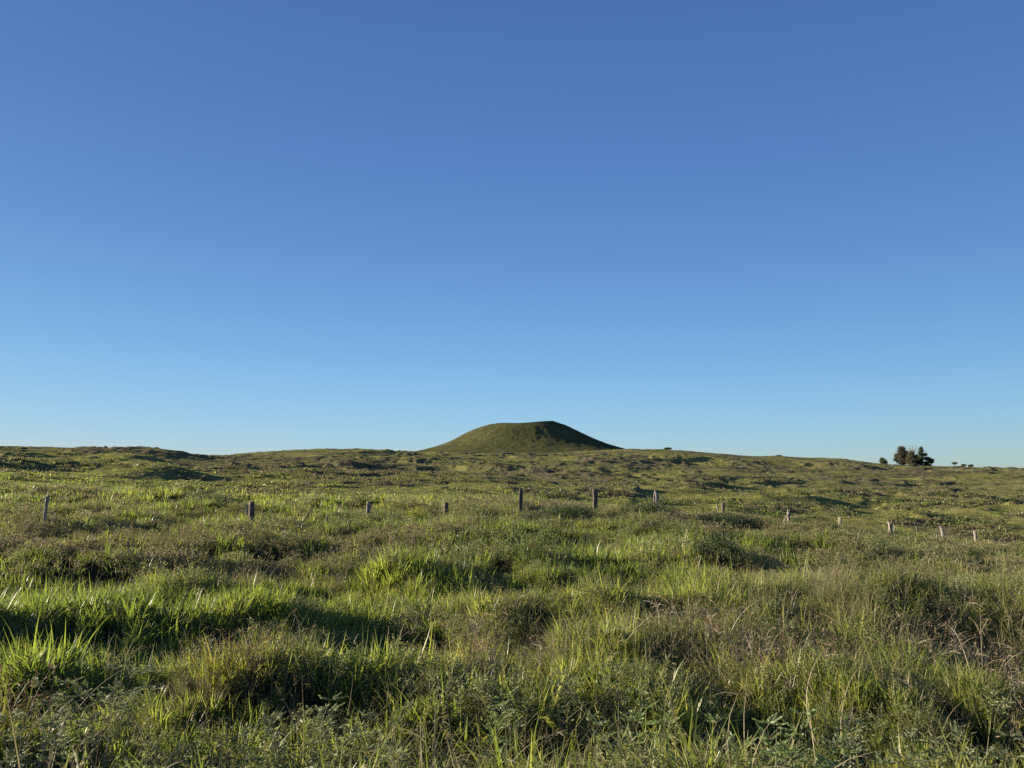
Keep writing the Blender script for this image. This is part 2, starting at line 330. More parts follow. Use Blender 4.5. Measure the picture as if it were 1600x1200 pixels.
# ------------------------------------------------------------------ ground sheet (polar grid, fine where one looks)
def make_ground():
    a_in = np.linspace(-R(40), R(40), 1150)
    a_out = np.linspace(R(40), R(320), 150)[1:-1]
    A = np.concatenate([a_in, a_out])
    rr = np.concatenate([[.3, .7], np.exp(np.linspace(math.log(1.2), math.log(60), 420)), np.exp(np.linspace(math.log(60), math.log(520), 820))[1:], [560, 620, 700, 820, 1000, 1300, 1800, 3000, 5000, 9000]])
    X = rr[:, None] * np.sin(A)[None, :]; Y = rr[:, None] * np.cos(A)[None, :]
    X = X.ravel(); Y = Y.ravel(); Z = H(X, Y)
    nr, na = len(rr), len(A)
    i = np.arange(nr - 1)[:, None] * na; j = np.arange(na)[None, :]; j2 = (j + 1) % na
    Q = np.stack([i + j, i + na + j, i + na + j2, i + j2], axis=-1).reshape(-1, 4)
    V = np.concatenate([np.stack([X, Y, Z], 1), [[0, 0, hz(0, 0)]]])
    tr = np.stack([np.full(na, len(V) - 1), np.arange(na), (np.arange(na) + 1) % na], 1)
    d = dryness(V[:, 0], V[:, 1]); r = np.hypot(V[:, 0], V[:, 1])
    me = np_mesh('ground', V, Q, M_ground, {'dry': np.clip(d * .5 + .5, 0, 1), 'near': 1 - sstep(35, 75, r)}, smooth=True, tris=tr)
    o = link(bpy.data.objects.new('ground', me)); tag(o, kind='structure', label='rolling grassy pasture rising to the skyline', cat='ground')
make_ground(); print('ground', time.time() - T0)

# ------------------------------------------------------------------ cinder cone, 1.5 km away
def make_cone():
    D = 1500.0
    ux, _ = slopes(812, 700); cx, cy = float(ux) * D, D
    def zz(py): return ZC + D * float(slopes(800, py)[1])
    # profile radius -> height, left and right flank
    # (picture column, row) pairs of the outline
    left = [(560, 718), (600, 713), (640, 707.5), (665, 702.5), (690, 695), (705, 689), (720, 680.5), (735, 673), (750, 667.5), (765, 663), (780, 660.8), (795, 660.5)]
    right = [(1040, 716), (1000, 708), (965, 698.5), (950, 693.5), (935, 688), (920, 681.5), (905, 674.5), (893, 668.5), (882, 663.5), (872, 660.2), (864, 657.5), (856, 658)]
    fl = np.array([((812 - a) / F * D, zz(b)) for a, b in left][::-1]); fr = np.array([((a - 812) / F * D, zz(b)) for a, b in right][::-1])
    na, nr = 720, 300
    A = np.arange(na) / na * 2 * math.pi; Rr = np.linspace(0, 1, nr) ** .9 * 520
    AA, RR = np.meshgrid(A, Rr)
    # blend of flanks by direction: w=1 on the right (+x)
    w = sstep(-1.0, 1.0, np.cos(AA))
    Zl = np.interp(RR, np.r_[0, fl[:, 0], 420, 520], np.r_[fl[0, 1] - 6, fl[:, 1], 14, -5]); Zr = np.interp(RR, np.r_[0, fr[:, 0], 420, 520], np.r_[fr[0, 1] - 9, fr[:, 1], 14, -5])
    Z = Zl * (1 - w) + Zr * w
    X = cx + RR * np.cos(AA); Y = cy + RR * np.sin(AA)
    X0, Y0 = X - cx, Y - cy
    nn = (fbm(X0.ravel(), Y0.ravel(), 61, 9, 3) - .5) * 2.2 + (fbm(X0.ravel(), Y0.ravel(), 62, 55, 2) - .5) * 2.5 * sstep(60, 130, RR.ravel())
    Z = Z + Y0 * .085 * (1 - sstep(90, 330, RR)) - 1.0 * np.exp(-((X0 - 14) / 26) ** 2) * (RR < 200)
    flank = sstep(45, 110, RR.ravel()); Z = Z.ravel() + nn * (.1 + .5 * flank)
    g = fbm(A[None, :].repeat(nr, 0).ravel() * 9, RR.ravel() / 60, 63, 1.0, 2) - .5
    Z = Z + g * .9 * flank * (1 - sstep(220, 300, RR.ravel()))
    V = np.stack([X.ravel() - cx, Y.ravel() - cy, Z], 1)
    i = np.arange(nr - 1)[:, None] * na; j = np.arange(na)[None, :]; j2 = (j + 1) % na
    Q = np.stack([i + j, i + na + j, i + na + j2, i + j2], axis=-1).reshape(-1, 4)
    o = link(bpy.data.objects.new('hill', np_mesh('hill', V, Q, M_cone, smooth=True))); o.location = (cx, cy, 0)
    tag(o, kind='structure', label='flat-topped green cinder cone rising behind the pasture crest', cat='hill')
make_cone()

# ------------------------------------------------------------------ tuft sources (never linked to the scene, only read by the scatter)
def rnd(a, b, n=None): return rng.uniform(a, b, n)
def blades(acc, n, spread, h0, h1, w, K=5, lean=.5, droop=.6, vlo=0, vhi=1, cx=0, cy=0, z0=0.0, out=.35):
    a = rnd(0, 2 * math.pi, n); r = spread * np.sqrt(rng.random(n)); px = cx + r * np.cos(a); py = cy + r * np.sin(a)
    h = rnd(h0, h1, n); d = a + rng.normal(0, .9, n); tilt = np.clip(out * r / max(spread, 1e-3) + rng.normal(0, lean * .4, n), -.9, 1.2); dr = droop * rng.random(n)
    t = np.linspace(0, 1, K)
    ang = tilt[:, None] + dr[:, None] * 1.7 * t[None, :] ** 1.5        # angle from vertical along the blade
    ds = h[:, None] / (K - 1)
    sx = np.cumsum(np.sin(ang) * ds, 1) - np.sin(ang) * ds; sz = np.cumsum(np.cos(ang) * ds, 1) - np.cos(ang) * ds
    C = np.stack([px[:, None] + sx * np.cos(d)[:, None], py[:, None] + sx * np.sin(d)[:, None], z0 + sz - .03], -1)
    W = (w * rnd(.7, 1.3, n))[:, None] * (np.sin(np.clip(t * .92 + .14, 0, 1) * math.pi) ** .6 * (1 - t ** 3))[None, :] * .5 + .0004
    sa = d + math.pi / 2 + rng.normal(0, .35, n); S = np.stack([np.cos(sa), np.sin(sa), rng.normal(0, .15, n)], -1)
    acc.strips(C, W, S, rnd(vlo, vhi, n))
    return C
def stems(acc, n, spread, h0, h1, w, K=7, lean=.6, curve=.5, vlo=0, vhi=1, twigs=4, twl=.1, bits=0, bitl=.02, bitw=.004):
    C = blades(acc, n, spread, h0, h1, w, K, lean, curve, vlo, vhi)
    # side twigs
    if twigs:
        N = n * twigs; i = rng.integers(0, n, N); k = rng.integers(K // 2, K - 1, N); p = C[i, k]
        dd = rng.normal(size=(N, 3)); dd[:, 2] = np.abs(dd[:, 2]) * .8 + .2; dd /= np.linalg.norm(dd, axis=1, keepdims=True)
        L = rnd(.4, 1.2, N) * twl; tt = np.linspace(0, 1, 3)
        Ct = p[:, None, :] + dd[:, None, :] * (L[:, None] * tt)[:, :, None]; Ct[:, 2, 2] -= .15 * L
        S = np.cross(dd, rng.normal(size=(N, 3))); S /= np.linalg.norm(S, axis=1, keepdims=True)
        acc.strips(Ct, np.broadcast_to([w * .4, w * .35, w * .15], (N, 3)), S, rnd(vlo, vhi, N))
        if bits:
            M = N * bits; i = rng.integers(0, N, M); q = rng.random(M)[:, None]; pos = Ct[i, 0] * (1 - q) + Ct[i, 2] * q
            acc.leaves(pos, rng.normal(size=(M, 3)), rnd(.5, 1.3, M) * bitl, bitw, rnd(vlo, vhi, M))
    return C
def ferny(acc, sacc, n, spread, h0, h1, leafl=.045, leafw=.004, per=60, w=.004, K=6, vlo=0, vhi=1):
    """finely divided weed: stems with sprays of narrow leaflets, fullest at the top"""
    C = blades(sacc, n, spread, h0, h1, w, K, .5, .35, .2, .8, out=.5)
    N = n * per; i = rng.integers(0, n, N); q = (1 - rng.random(N) ** 1.6 * .75) * (K - 1.001); k = q.astype(int); f = (q - k)[:, None]
    p = C[i, k] * (1 - f) + C[i, k + 1] * f
    az = rnd(0, 2 * math.pi, N); el = rnd(-.1, .9, N); L = rnd(.6, 1.3, N) * leafl
    o = np.stack([np.cos(az) * np.cos(el), np.sin(az) * np.cos(el), np.sin(el)], -1)
    p = p + o * (rng.random(N)[:, None] * leafl * 1.1)
    acc.leaves(p, o + rng.normal(0, .45, (N, 3)), L, leafw, rnd(vlo, vhi, N))

SRC = {}
def source(kind, acc, mat):
    me = acc.mesh('tuft', mat); o = bpy.data.objects.new('tuft', me); SRC.setdefault(kind, []).append(o)
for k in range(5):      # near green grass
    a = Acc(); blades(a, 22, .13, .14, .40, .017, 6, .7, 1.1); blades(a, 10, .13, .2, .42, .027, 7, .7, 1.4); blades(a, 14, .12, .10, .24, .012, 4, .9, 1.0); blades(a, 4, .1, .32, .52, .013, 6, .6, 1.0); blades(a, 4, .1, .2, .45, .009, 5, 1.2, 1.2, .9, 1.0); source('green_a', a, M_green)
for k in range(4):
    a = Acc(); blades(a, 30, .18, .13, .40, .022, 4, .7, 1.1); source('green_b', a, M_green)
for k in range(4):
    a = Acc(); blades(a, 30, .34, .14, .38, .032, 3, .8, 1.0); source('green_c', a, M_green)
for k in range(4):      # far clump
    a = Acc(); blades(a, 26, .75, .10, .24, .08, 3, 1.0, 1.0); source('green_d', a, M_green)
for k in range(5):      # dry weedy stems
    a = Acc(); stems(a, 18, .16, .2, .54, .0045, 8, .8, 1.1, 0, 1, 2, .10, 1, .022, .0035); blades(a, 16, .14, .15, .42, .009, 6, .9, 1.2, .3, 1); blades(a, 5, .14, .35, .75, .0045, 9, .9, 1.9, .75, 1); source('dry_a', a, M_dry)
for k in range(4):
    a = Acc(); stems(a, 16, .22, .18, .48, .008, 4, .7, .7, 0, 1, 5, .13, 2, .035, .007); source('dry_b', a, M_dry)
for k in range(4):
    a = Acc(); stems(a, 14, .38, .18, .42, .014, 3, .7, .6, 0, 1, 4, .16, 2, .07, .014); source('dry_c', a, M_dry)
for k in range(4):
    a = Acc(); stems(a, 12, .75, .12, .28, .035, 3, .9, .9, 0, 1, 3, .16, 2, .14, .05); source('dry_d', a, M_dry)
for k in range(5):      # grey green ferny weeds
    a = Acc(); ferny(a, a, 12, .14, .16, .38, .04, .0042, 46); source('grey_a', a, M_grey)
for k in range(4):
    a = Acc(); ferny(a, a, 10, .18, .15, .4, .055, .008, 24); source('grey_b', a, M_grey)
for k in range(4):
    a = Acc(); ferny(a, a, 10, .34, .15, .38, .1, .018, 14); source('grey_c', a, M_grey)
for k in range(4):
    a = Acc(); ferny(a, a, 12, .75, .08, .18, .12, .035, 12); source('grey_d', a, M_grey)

# ------------------------------------------------------------------ scatter with geometry nodes; the copies belong to the stuff object itself
def scatter(name, kinds, pts, label, cat):
    """pts: x, y, z, rotz, tiltx, tilty, scale, scalez, idx, tint"""
    me = bpy.data.meshes.new(name); n = len(pts['x']); me.vertices.add(n)
    me.vertices.foreach_set('co', np.stack([pts['x'], pts['y'], pts['z']], 1).astype(np.float32).ravel())
    a = me.attributes.new('rot', 'FLOAT_VECTOR', 'POINT'); a.data.foreach_set('vector', np.stack([pts['tx'], pts['ty'], pts['rz']], 1).astype(np.float32).ravel())
    a = me.attributes.new('siz', 'FLOAT_VECTOR', 'POINT'); a.data.foreach_set('vector', np.stack([pts['s'], pts['s'], pts['sz']], 1).astype(np.float32).ravel())
    a = me.attributes.new('idx', 'INT', 'POINT'); a.data.foreach_set('value', pts['idx'].astype(np.int32))
    a = me.attributes.new('tint', 'FLOAT', 'POINT'); a.data.foreach_set('value', pts['tint'].astype(np.float32))
    o = link(bpy.data.objects.new(name, me)); tag(o, label, cat, kind='stuff')
    g = bpy.data.node_groups.new(name, 'GeometryNodeTree')
    g.interface.new_socket('Geometry', in_out='INPUT', socket_type='NodeSocketGeometry'); g.interface.new_socket('Geometry', in_out='OUTPUT', socket_type='NodeSocketGeometry')
    N, L = g.nodes.new, g.links.new
    gi, go = N('NodeGroupInput'), N('NodeGroupOutput'); ip = N('GeometryNodeInstanceOnPoints'); gti = N('GeometryNodeGeometryToInstance')
    for kd in kinds[::-1]:
        for s in SRC[kd][::-1]:
            oi = N('GeometryNodeObjectInfo'); oi.inputs['Object'].default_value = s; oi.inputs['As Instance'].default_value = False
            L(oi.outputs['Geometry'], gti.inputs[0])
    def named(nm, ty):
        q = N('GeometryNodeInputNamedAttribute'); q.data_type = ty; q.inputs['Name'].default_value = nm
        return q.outputs['Attribute']
    er = N('FunctionNodeEulerToRotation'); L(named('rot', 'FLOAT_VECTOR'), er.inputs[0])
    L(gi.outputs[0], ip.inputs['Points']); L(gti.outputs[0], ip.inputs['Instance']); ip.inputs['Pick Instance'].default_value = True
    L(named('idx', 'INT'), ip.inputs['Instance Index']); L(er.outputs[0], ip.inputs['Rotation']); L(named('siz', 'FLOAT_VECTOR'), ip.inputs['Scale'])
    L(ip.outputs[0], go.inputs[0])
    md = o.modifiers.new('scatter', 'NODES'); md.node_group = g
    return o
BANDS = [('a', 1.3, 13, 60), ('b', 13, 30, 25), ('c', 30, 105, 4.6), ('d', 70, 430, .8)]
def band_points(r0, r1, dens, seed):
    g = np.random.default_rng(seed); amax = R(46)
    area = amax * (r1 * r1 - r0 * r0); n = int(area * dens)
    r = np.sqrt(g.uniform(r0 * r0, r1 * r1, n)); a = g.uniform(-amax, amax, n)
    return r * np.sin(a), r * np.cos(a), g
parts = {'grass': [], 'dry_weeds': [], 'leafy_weeds': []}
for bi, (bn, r0, r1, dens) in enumerate(BANDS):
    x, y, g = band_points(r0, r1, dens, 100 + bi)
    keep = (np.hypot(x, y) > 2.2)
    if bn == 'd': keep &= g.random(len(x)) < (1.15 - .75 * sstep(78, 300, np.hypot(x, y))) * sstep(66, 100, np.hypot(x, y))
    if bn == 'c': keep &= g.random(len(x)) < 1 - sstep(52, 92, np.hypot(x, y))
    for bpx, br, bw in ((885, 25.6, 2.2), (1012, 27.2, 1.9), (1125, 27.5, 2.5), (1118, 14.5, .8), (1370, 33, 2.4)):   # no grass where a bush stands
        bx, by = P(bpx, br); keep &= ((x - bx) / (bw * .46)) ** 2 + ((y - by + .5) / (bw * .35 + .5)) ** 2 > 1
    x, y = x[keep], y[keep]; z = H(x, y); n = len(x)
    d = dryness(x, y); leafy = (fbm(x, y, 51, 2.2 if bn != 'd' else 14, 3) - .5) * 3.6
    u = g.random(n)
    p_dry = np.clip((.20 if bn in 'a' else .25 if bn == 'b' else .30) + .42 * d, .03, .85) * (1 if bn != 'a' else .55 + .45 * sstep(5, 8, np.hypot(x, y))); p_leaf = np.clip(.26 + .36 * leafy, .06, .75) * (1 - .6 * p_dry) * (.6 + .4 * sstep(5, 13, np.hypot(x, y)))
    if bn in 'cd': p_leaf = np.clip(p_leaf * .7 + .30 * scrub(x, y) * sstep(60, 100, np.hypot(x, y)), 0, .9)
    typ = np.where(u < p_dry, 1, np.where(u < p_dry + (1 - p_dry) * p_leaf, 2, 0))
    hgt = (.30 + 1.15 * fbm(x, y, 52, .9, 2)) * (.96 if bn in 'ab' else 1)
    if bn == 'd': hgt = hgt * (.6 + .9 * scrub(x, y))
    for ti, nm in enumerate(('grass', 'dry_weeds', 'leafy_weeds')):
        m = typ == ti; k = int(m.sum())
        kind = ('green_', 'dry_', 'grey_')[ti] + bn; nv = len(SRC[kind])
        s = g.uniform(.75, 1.25, k) * hgt[m]
        if bn == 'd': s = s * (1 - .3 * sstep(150, 300, np.hypot(x[m], y[m]))) * (1 - .5 * sstep(320, 380, np.hypot(x[m], y[m])))
        tint = np.clip(.5 + (fbm(x[m], y[m], 53 + ti, 2.4 if bn in 'ab' else 12, 2) - .5) * 1.5 + (.18 * d[m] if ti == 0 else 0) + g.normal(0, .12, k), 0, 1)
        if bn == 'd' and ti == 0: tint = np.clip(tint * .75 + .2, 0, .72)
        if bn in 'cd' and ti > 0: tint = tint * (1 - (.7 if ti == 2 else .35) * sstep(55, 95, np.hypot(x[m], y[m])))
        parts[nm].append((kind, nv, dict(x=x[m], y=y[m], z=z[m], rz=g.uniform(0, 6.283, k), tx=g.normal(0, .14, k), ty=g.normal(.06, .14, k), s=s, sz=s * g.uniform(.8, 1.15, k), idx=g.integers(0, nv, k), tint=tint)))
labels = {'grass': ('green grass blades covering the whole pasture', 'grass'), 'dry_weeds': ('brown dry weed stems tangled through the grass', 'dry weeds'), 'leafy_weeds': ('grey-green feathery weeds mixed into the grass', 'weeds')}
tot = 0
for nm, lst in parts.items():
    kinds = []; off = 0; cat = {}
    for kind, nv, p in lst:
        p['idx'] = p['idx'] + off; off += nv; kinds.append(kind)
        for k, v in p.items(): cat.setdefault(k, []).append(v)
    pts = {k: np.concatenate(v) for k, v in cat.items()}; tot += len(pts['x'])
    scatter(nm, kinds, pts, *labels[nm])
print('instances', tot, time.time() - T0)

# ------------------------------------------------------------------ fence posts
def post_mesh(h, w, d, seed, top='ragged', lean=(0, 0), split=0.0):
    g = np.random.default_rng(seed); K = 16; S = 14
    t = np.linspace(0, 1, K); zz = t * (h + .5) - .5
    ang = np.arange(S) / S * 2 * math.pi; V = np.zeros((K, S, 3))
    prof = 1 + .12 * np.sin(np.arange(S) * 2.3 + seed) + g.normal(0, .05, S)
    wob = np.cumsum(g.normal(0, .006, (K, 2)), 0)
    for i in range(K):
        f = (1.06 - .16 * t[i]) * (1 + g.normal(0, .035, S)) * prof
        cx = np.sign(np.cos(ang)) * np.abs(np.cos(ang)) ** .6; cy = np.sign(np.sin(ang)) * np.abs(np.sin(ang)) ** .6
        V[i, :, 0] = cx * w / 2 * f + wob[i, 0] + lean[0] * zz[i]; V[i, :, 1] = cy * d / 2 * f + wob[i, 1] + lean[1] * zz[i]; V[i, :, 2] = zz[i]
    tops = {'ragged': g.uniform(-.07, .05, S), 'flat': g.uniform(-.01, .01, S), 'slant': np.cos(ang + 3.14) * .10, 'spike': np.cos(ang + 3.3) * .16 + g.uniform(-.03, .03, S), 'fork': np.abs(np.cos(ang)) * .16 - .08, 'notch': np.where(np.cos(ang) < -.2, .03, -.09)}[top]
    V[-1, :, 2] += tops; V[-2, :, 2] += tops * .5
    if top in ('fork', 'notch'): V[-1, :, 0] = V[-1, :, 0] * 1.05
    Vf = np.concatenate([V.reshape(-1, 3), [[V[-1, :, 0].mean(), V[-1, :, 1].mean(), V[-1, :, 2].mean() - (.06 if top in ('fork', 'ragged', 'spike') else .01)]]])
    i = np.arange(K - 1)[:, None] * S; j = np.arange(S)[None, :]; j2 = (j + 1) % S
    Q = np.stack([i + j, i + j2, i + S + j2, i + S + j], axis=-1).reshape(-1, 4)
    b = (K - 1) * S; tr = np.stack([b + np.arange(S), b + (np.arange(S) + 1) % S, np.full(S, len(Vf) - 1)], 1)
    return Vf, Q, tr
def ground_to(px, py_top, r):
    """ground point under a picture column at distance r and the height of what ends at row py_top"""
    x, y = P(px, r); s = float(slopes(px, py_top)[1]); return x, y, hz(x, y), ZC + y * s
GP = 'row of weathered wooden fence posts across the field'
posts = [  # column, top row, distance, width m, depth, top, lean x, material, label
    (75, 774, 19.8, .065, .08, 'ragged', .03, M_post, 'tall thin pale pointed fence post, leftmost, rising from dry weeds'),
    (394, 784, 22.6, .16, .15, 'flat', -.02, M_postdark, 'wide dark split fence post with a pale upright splinter on its left edge'),
    (575, 784.5, 24.5, .12, .16, 'flat', .0, M_post, 'slim fence post with a bright left side, between the slanting stake and the golden weed'),
    (699, 786, 25.5, .17, .16, 'flat', .01, M_postdark, 'short dark stout flat-topped fence post with a narrow sunlit left edge'),
    (813, 764, 26.8, .15, .14, 'notch', .02, M_postdark, 'tall brown fence post with a notched top, standing left of a dark round bush'),
    (931, 765, 28.2, .18, .16, 'fork', .0, M_postdark, 'tallest dark fence post with a charred looking ragged black top'),
    (1025, 768, 29.8, .17, .16, 'slant', -.03, M_post, 'leaning tall fence post with a bright white left side and a knot hole'),
    (1128, 785, 31.8, .14, .15, 'flat', .0, M_postdark, 'dark short fence post above the darkest low bush, beside a white stake'),
    (1230, 799, 33.6, .12, .13, 'slant', .02, M_post, 'white upright fence post propped by a slanting rail'),
    (1308, 808, 35.6, .13, .14, 'flat', .0, M_post, 'slim upright pale fence post standing alone right of the propped post'),
    (1388, 816.5, 38, .15, .15, 'notch', .0, M_post, 'stubby pale fence post with a notched top, only just above the weeds'),
    (1468, 823, 40.2, .15, .17, 'slant', -.03, M_post, 'broad bright fence post with a dark twig at its left shoulder'),
    (1517, 829.5, 42, .14, .17, 'flat', .0, M_post, 'rightmost cream fence post with a flat top')]
def prism(V, Q, tr, name, mat): return np_mesh(name, V, Q, mat, smooth=False, tris=tr)
for n, (px, pt, r, w, d, top, lx, mat, lab) in enumerate(posts):
    x, y, zg, zt = ground_to(px, pt, r); h = max(zt - zg, .35)
    V, Q, tr = post_mesh(h, w, d, 40 + n, top, (lx, .01)); V[:, 0] -= lx * h * .5
    me = prism(V, Q, tr, 'fence_post', mat)
    o = link(bpy.data.objects.new('fence_post', me)); o.location = (x, y, zg); o.rotation_euler = (0, 0, -math.atan2(x, y) * .6 + rng.uniform(-.2, .2)); tag(o, lab, 'fence post', GP)
    if n in (1, 5, 6, 7, 11):   # a sunlit splinter or twig on the post
        a = Acc()
        if n == 1: a.tube([(-w * .62, -.06, h * .45), (-w * .66, -.07, h * .75), (-w * .85, -.06, h * 1.0)], [.030, .026, .006], 5); nm = 'splinter'; mt = M_post
        elif n == 5: a.tube([(w * .3, -.05, h * .80), (w * 1.2, -.06, h * .62), (w * 1.7, -.05, h * .66)], [.008, .007, .004], 4); nm = 'twig'; mt = M_post
        elif n == 6: a.tube([(-w * .5, -.03, h * .1), (-w * .55, -.04, h * .5), (-w * .48, -.02, h * .96)], [.035, .032, .015], 5); nm = 'splinter'; mt = M_post
        elif n == 7: a.tube([(-w * 1.15, 0, -.3), (-w * 1.4, 0, h * .55), (-w * 1.65, .0, h * .94)], [.028, .026, .018], 6); nm = 'stake'; mt = M_post
        elif n == 11: a.tube([(-w * 1.6, 0, -.1), (-w * 1.1, 0, h * .7), (-w * .75, 0, h * 1.08)], [.014, .013, .008], 5); nm = 'twig'; mt = M_postdark
        else: a.tube([(w * .55, .02, h * .05), (w * .65, .03, h * .45), (w * .6, .02, h * .66)], [.05, .045, .02], 5); nm = 'splinter'; mt = M_postdark
        c = link(bpy.data.objects.new(nm, a.mesh(nm, mt)), o)
def stick(name, px0, py0, px1, py1, r, rad, mat, lab, cat, extra=None, forks=()):
    """a leaning stake between two picture points at distance r"""
    a = Acc(); x0, y0 = P(px0, r); z0 = ZC + y0 * float(slopes(px0, py0)[1]); x1, y1 = P(px1, r + .05); z1 = ZC + y1 * float(slopes(px1, py1)[1])
    g = hz(x0, y0); p0 = np.array([x0, y0, z0]); p1 = np.array([x1, y1, z1]); d = p1 - p0
    low = p0 - d * ((z0 - g + .15) / max(d[2], .05)) if d[2] > .1 else p0
    org = np.array([low[0], low[1], g])
    pts = [low - org, p0 - org, p0 + d * .5 + np.array([.01, 0, .01]) - org, p1 - org]
    a.tube(pts, [rad * 1.1, rad, rad * .9, rad * .7], 7)
    for (f, dx, dz, rr) in forks: a.tube([p0 + d * f - org, p0 + d * f - org + np.array([dx, 0, dz])], [rr, rr * .6], 5)
    o = link(bpy.data.objects.new(name, a.mesh(name, mat))); o.location = org; tag(o, lab, cat)
    return o, p1 - org
stick('leaning_stake', 481, 807, 491, 790, 23.6, .024, M_postdark, 'dark slanting stake with a thin bright tip, between the split post and a tiny stump', 'stake', forks=((.95, .01, .12, .012),))
stick('stump', 512, 812, 513, 803, 23.2, .045, M_postdark, 'tiny dark wooden stump barely above bright green grass', 'stump')
o, tip = stick('leaning_stake', 645, 808, 654, 792, 25, .035, M_post, 'pale slanting stake with a golden weed growing at its top', 'stake')
stick('leaning_stake', 881, 789, 889, 777, 27.6, .016, M_straw, 'thin pale slanting stick standing over the dark round bush', 'stick')
stick('slanting_rail', 1222, 815, 1231, 801, 33.3, .035, M_post, 'white slanting rail leaning up against the propped fence post', 'rail')
stick('forked_stub', 1428, 829, 1427, 822, 39, .035, M_postdark, 'dark forked wooden stub shaped like a letter Y, between two pale posts', 'stub', forks=((.9, -.11, .2, .024), (.9, .11, .17, .022)))

# ------------------------------------------------------------------ bushes, individual weeds
def root(name, x, y, z, lab, cat, group=None):
    e = bpy.data.objects.new(name, None); link(e); e.location = (x, y, z); e.empty_display_size = .2; tag(e, lab, cat, group); return e
def part(name, acc, mat, par): return link(bpy.data.objects.new(name, acc.mesh(name, mat)), par)
def bush(px, r, w, h, n, lab, mat=M_greyL, leafl=.06, leafw=.012, cat='bush', lift=0.0):
    x, y = P(px, r); e = root('bush', x, y, hz(x, y), lab, cat)
    st, lf = Acc(), Acc(); ns = 14
    a = rnd(0, 2 * math.pi, ns); rr = np.sqrt(rng.random(ns))
    for k in range(ns):
        st.tube([(0, 0, 0), (math.cos(a[k]) * rr[k] * w * .2, math.sin(a[k]) * rr[k] * w * .2, h * .4), (math.cos(a[k]) * rr[k] * w * .42, math.sin(a[k]) * rr[k] * w * .42, h * (.9 - .3 * rr[k]))], [.012, .009, .004], 4)
    # leaf clumps over a lumpy dome
    nc = 40; ca = rnd(0, 2 * math.pi, nc); cr = np.sqrt(rng.random(nc)) * .95; cen = np.stack([np.cos(ca) * cr * w / 2, np.sin(ca) * cr * w / 2, h * (np.sqrt(np.clip(1 - cr ** 2, 0, 1)) * rnd(.55, 1.0, nc)) * .92 + .03], -1)
    i = rng.integers(0, nc, n); off = rng.normal(size=(n, 3)) * np.array([w * .085, w * .085, h * .13]); pos = cen[i] + off
    lf.leaves(pos, off / .1 + rng.normal(size=(n, 3)) * .8 + np.array([0, 0, .4]), rnd(.6, 1.3, n) * leafl, leafw, rnd(0, 1, n))
    part('stems', st, M_straw if mat is not M_tree else M_bark, e); part('foliage', lf, mat, e); return e
bush(885, 25.6, 2.3, .74, 9000, 'dark round bush in front of the fence between two tall brown posts', M_tree, .06, .013)
bush(1012, 27.2, 2.0, .70, 8000, 'low dark bush at the foot of the leaning white-sided fence post', M_tree, .06, .013)
bush(1125, 27.5, 2.5, .56, 10000, 'widest darkest low bush, spreading below the post with the white stake', M_tree, .055, .011)
bush(1118, 14.5, .8, .42, 2600, 'small lone dark bush in green grass, right of the middle of the field', M_tree, .045, .009)
bush(1370, 33, 2.4, .55, 4500, 'flat dark green bush in front of the stubby notched post', M_tree, .07, .014)
bush(330, 30, 2.0, .6, 3200, 'low grey-green bush behind the fence, left of the split post', M_greyL, .07, .014)
# golden weed on the slanting stake
x, y = P(655, 24.8); zz = ZC + y * float(slopes(655, 796)[1]); g0 = hz(x, y)
e = root('golden_weed', x, y, g0, 'golden yellow leafy weed growing beside the pale slanting stake', 'weed')
st, lf = Acc(), Acc(); Cw = blades(st, 10, .08, (zz - g0) * .8, (zz - g0) * 1.15, .012, 5, .4, .5)
n = 900; i = rng.integers(0, 10, n); k = rng.integers(2, 5, n); lf.leaves(Cw[i, k] + rng.normal(size=(n, 3)) * .07, rng.normal(size=(n, 3)), .06, .01, rnd(0, 1, n))
part('stems', st, M_straw, e); part('foliage', lf, M_yellow, e)

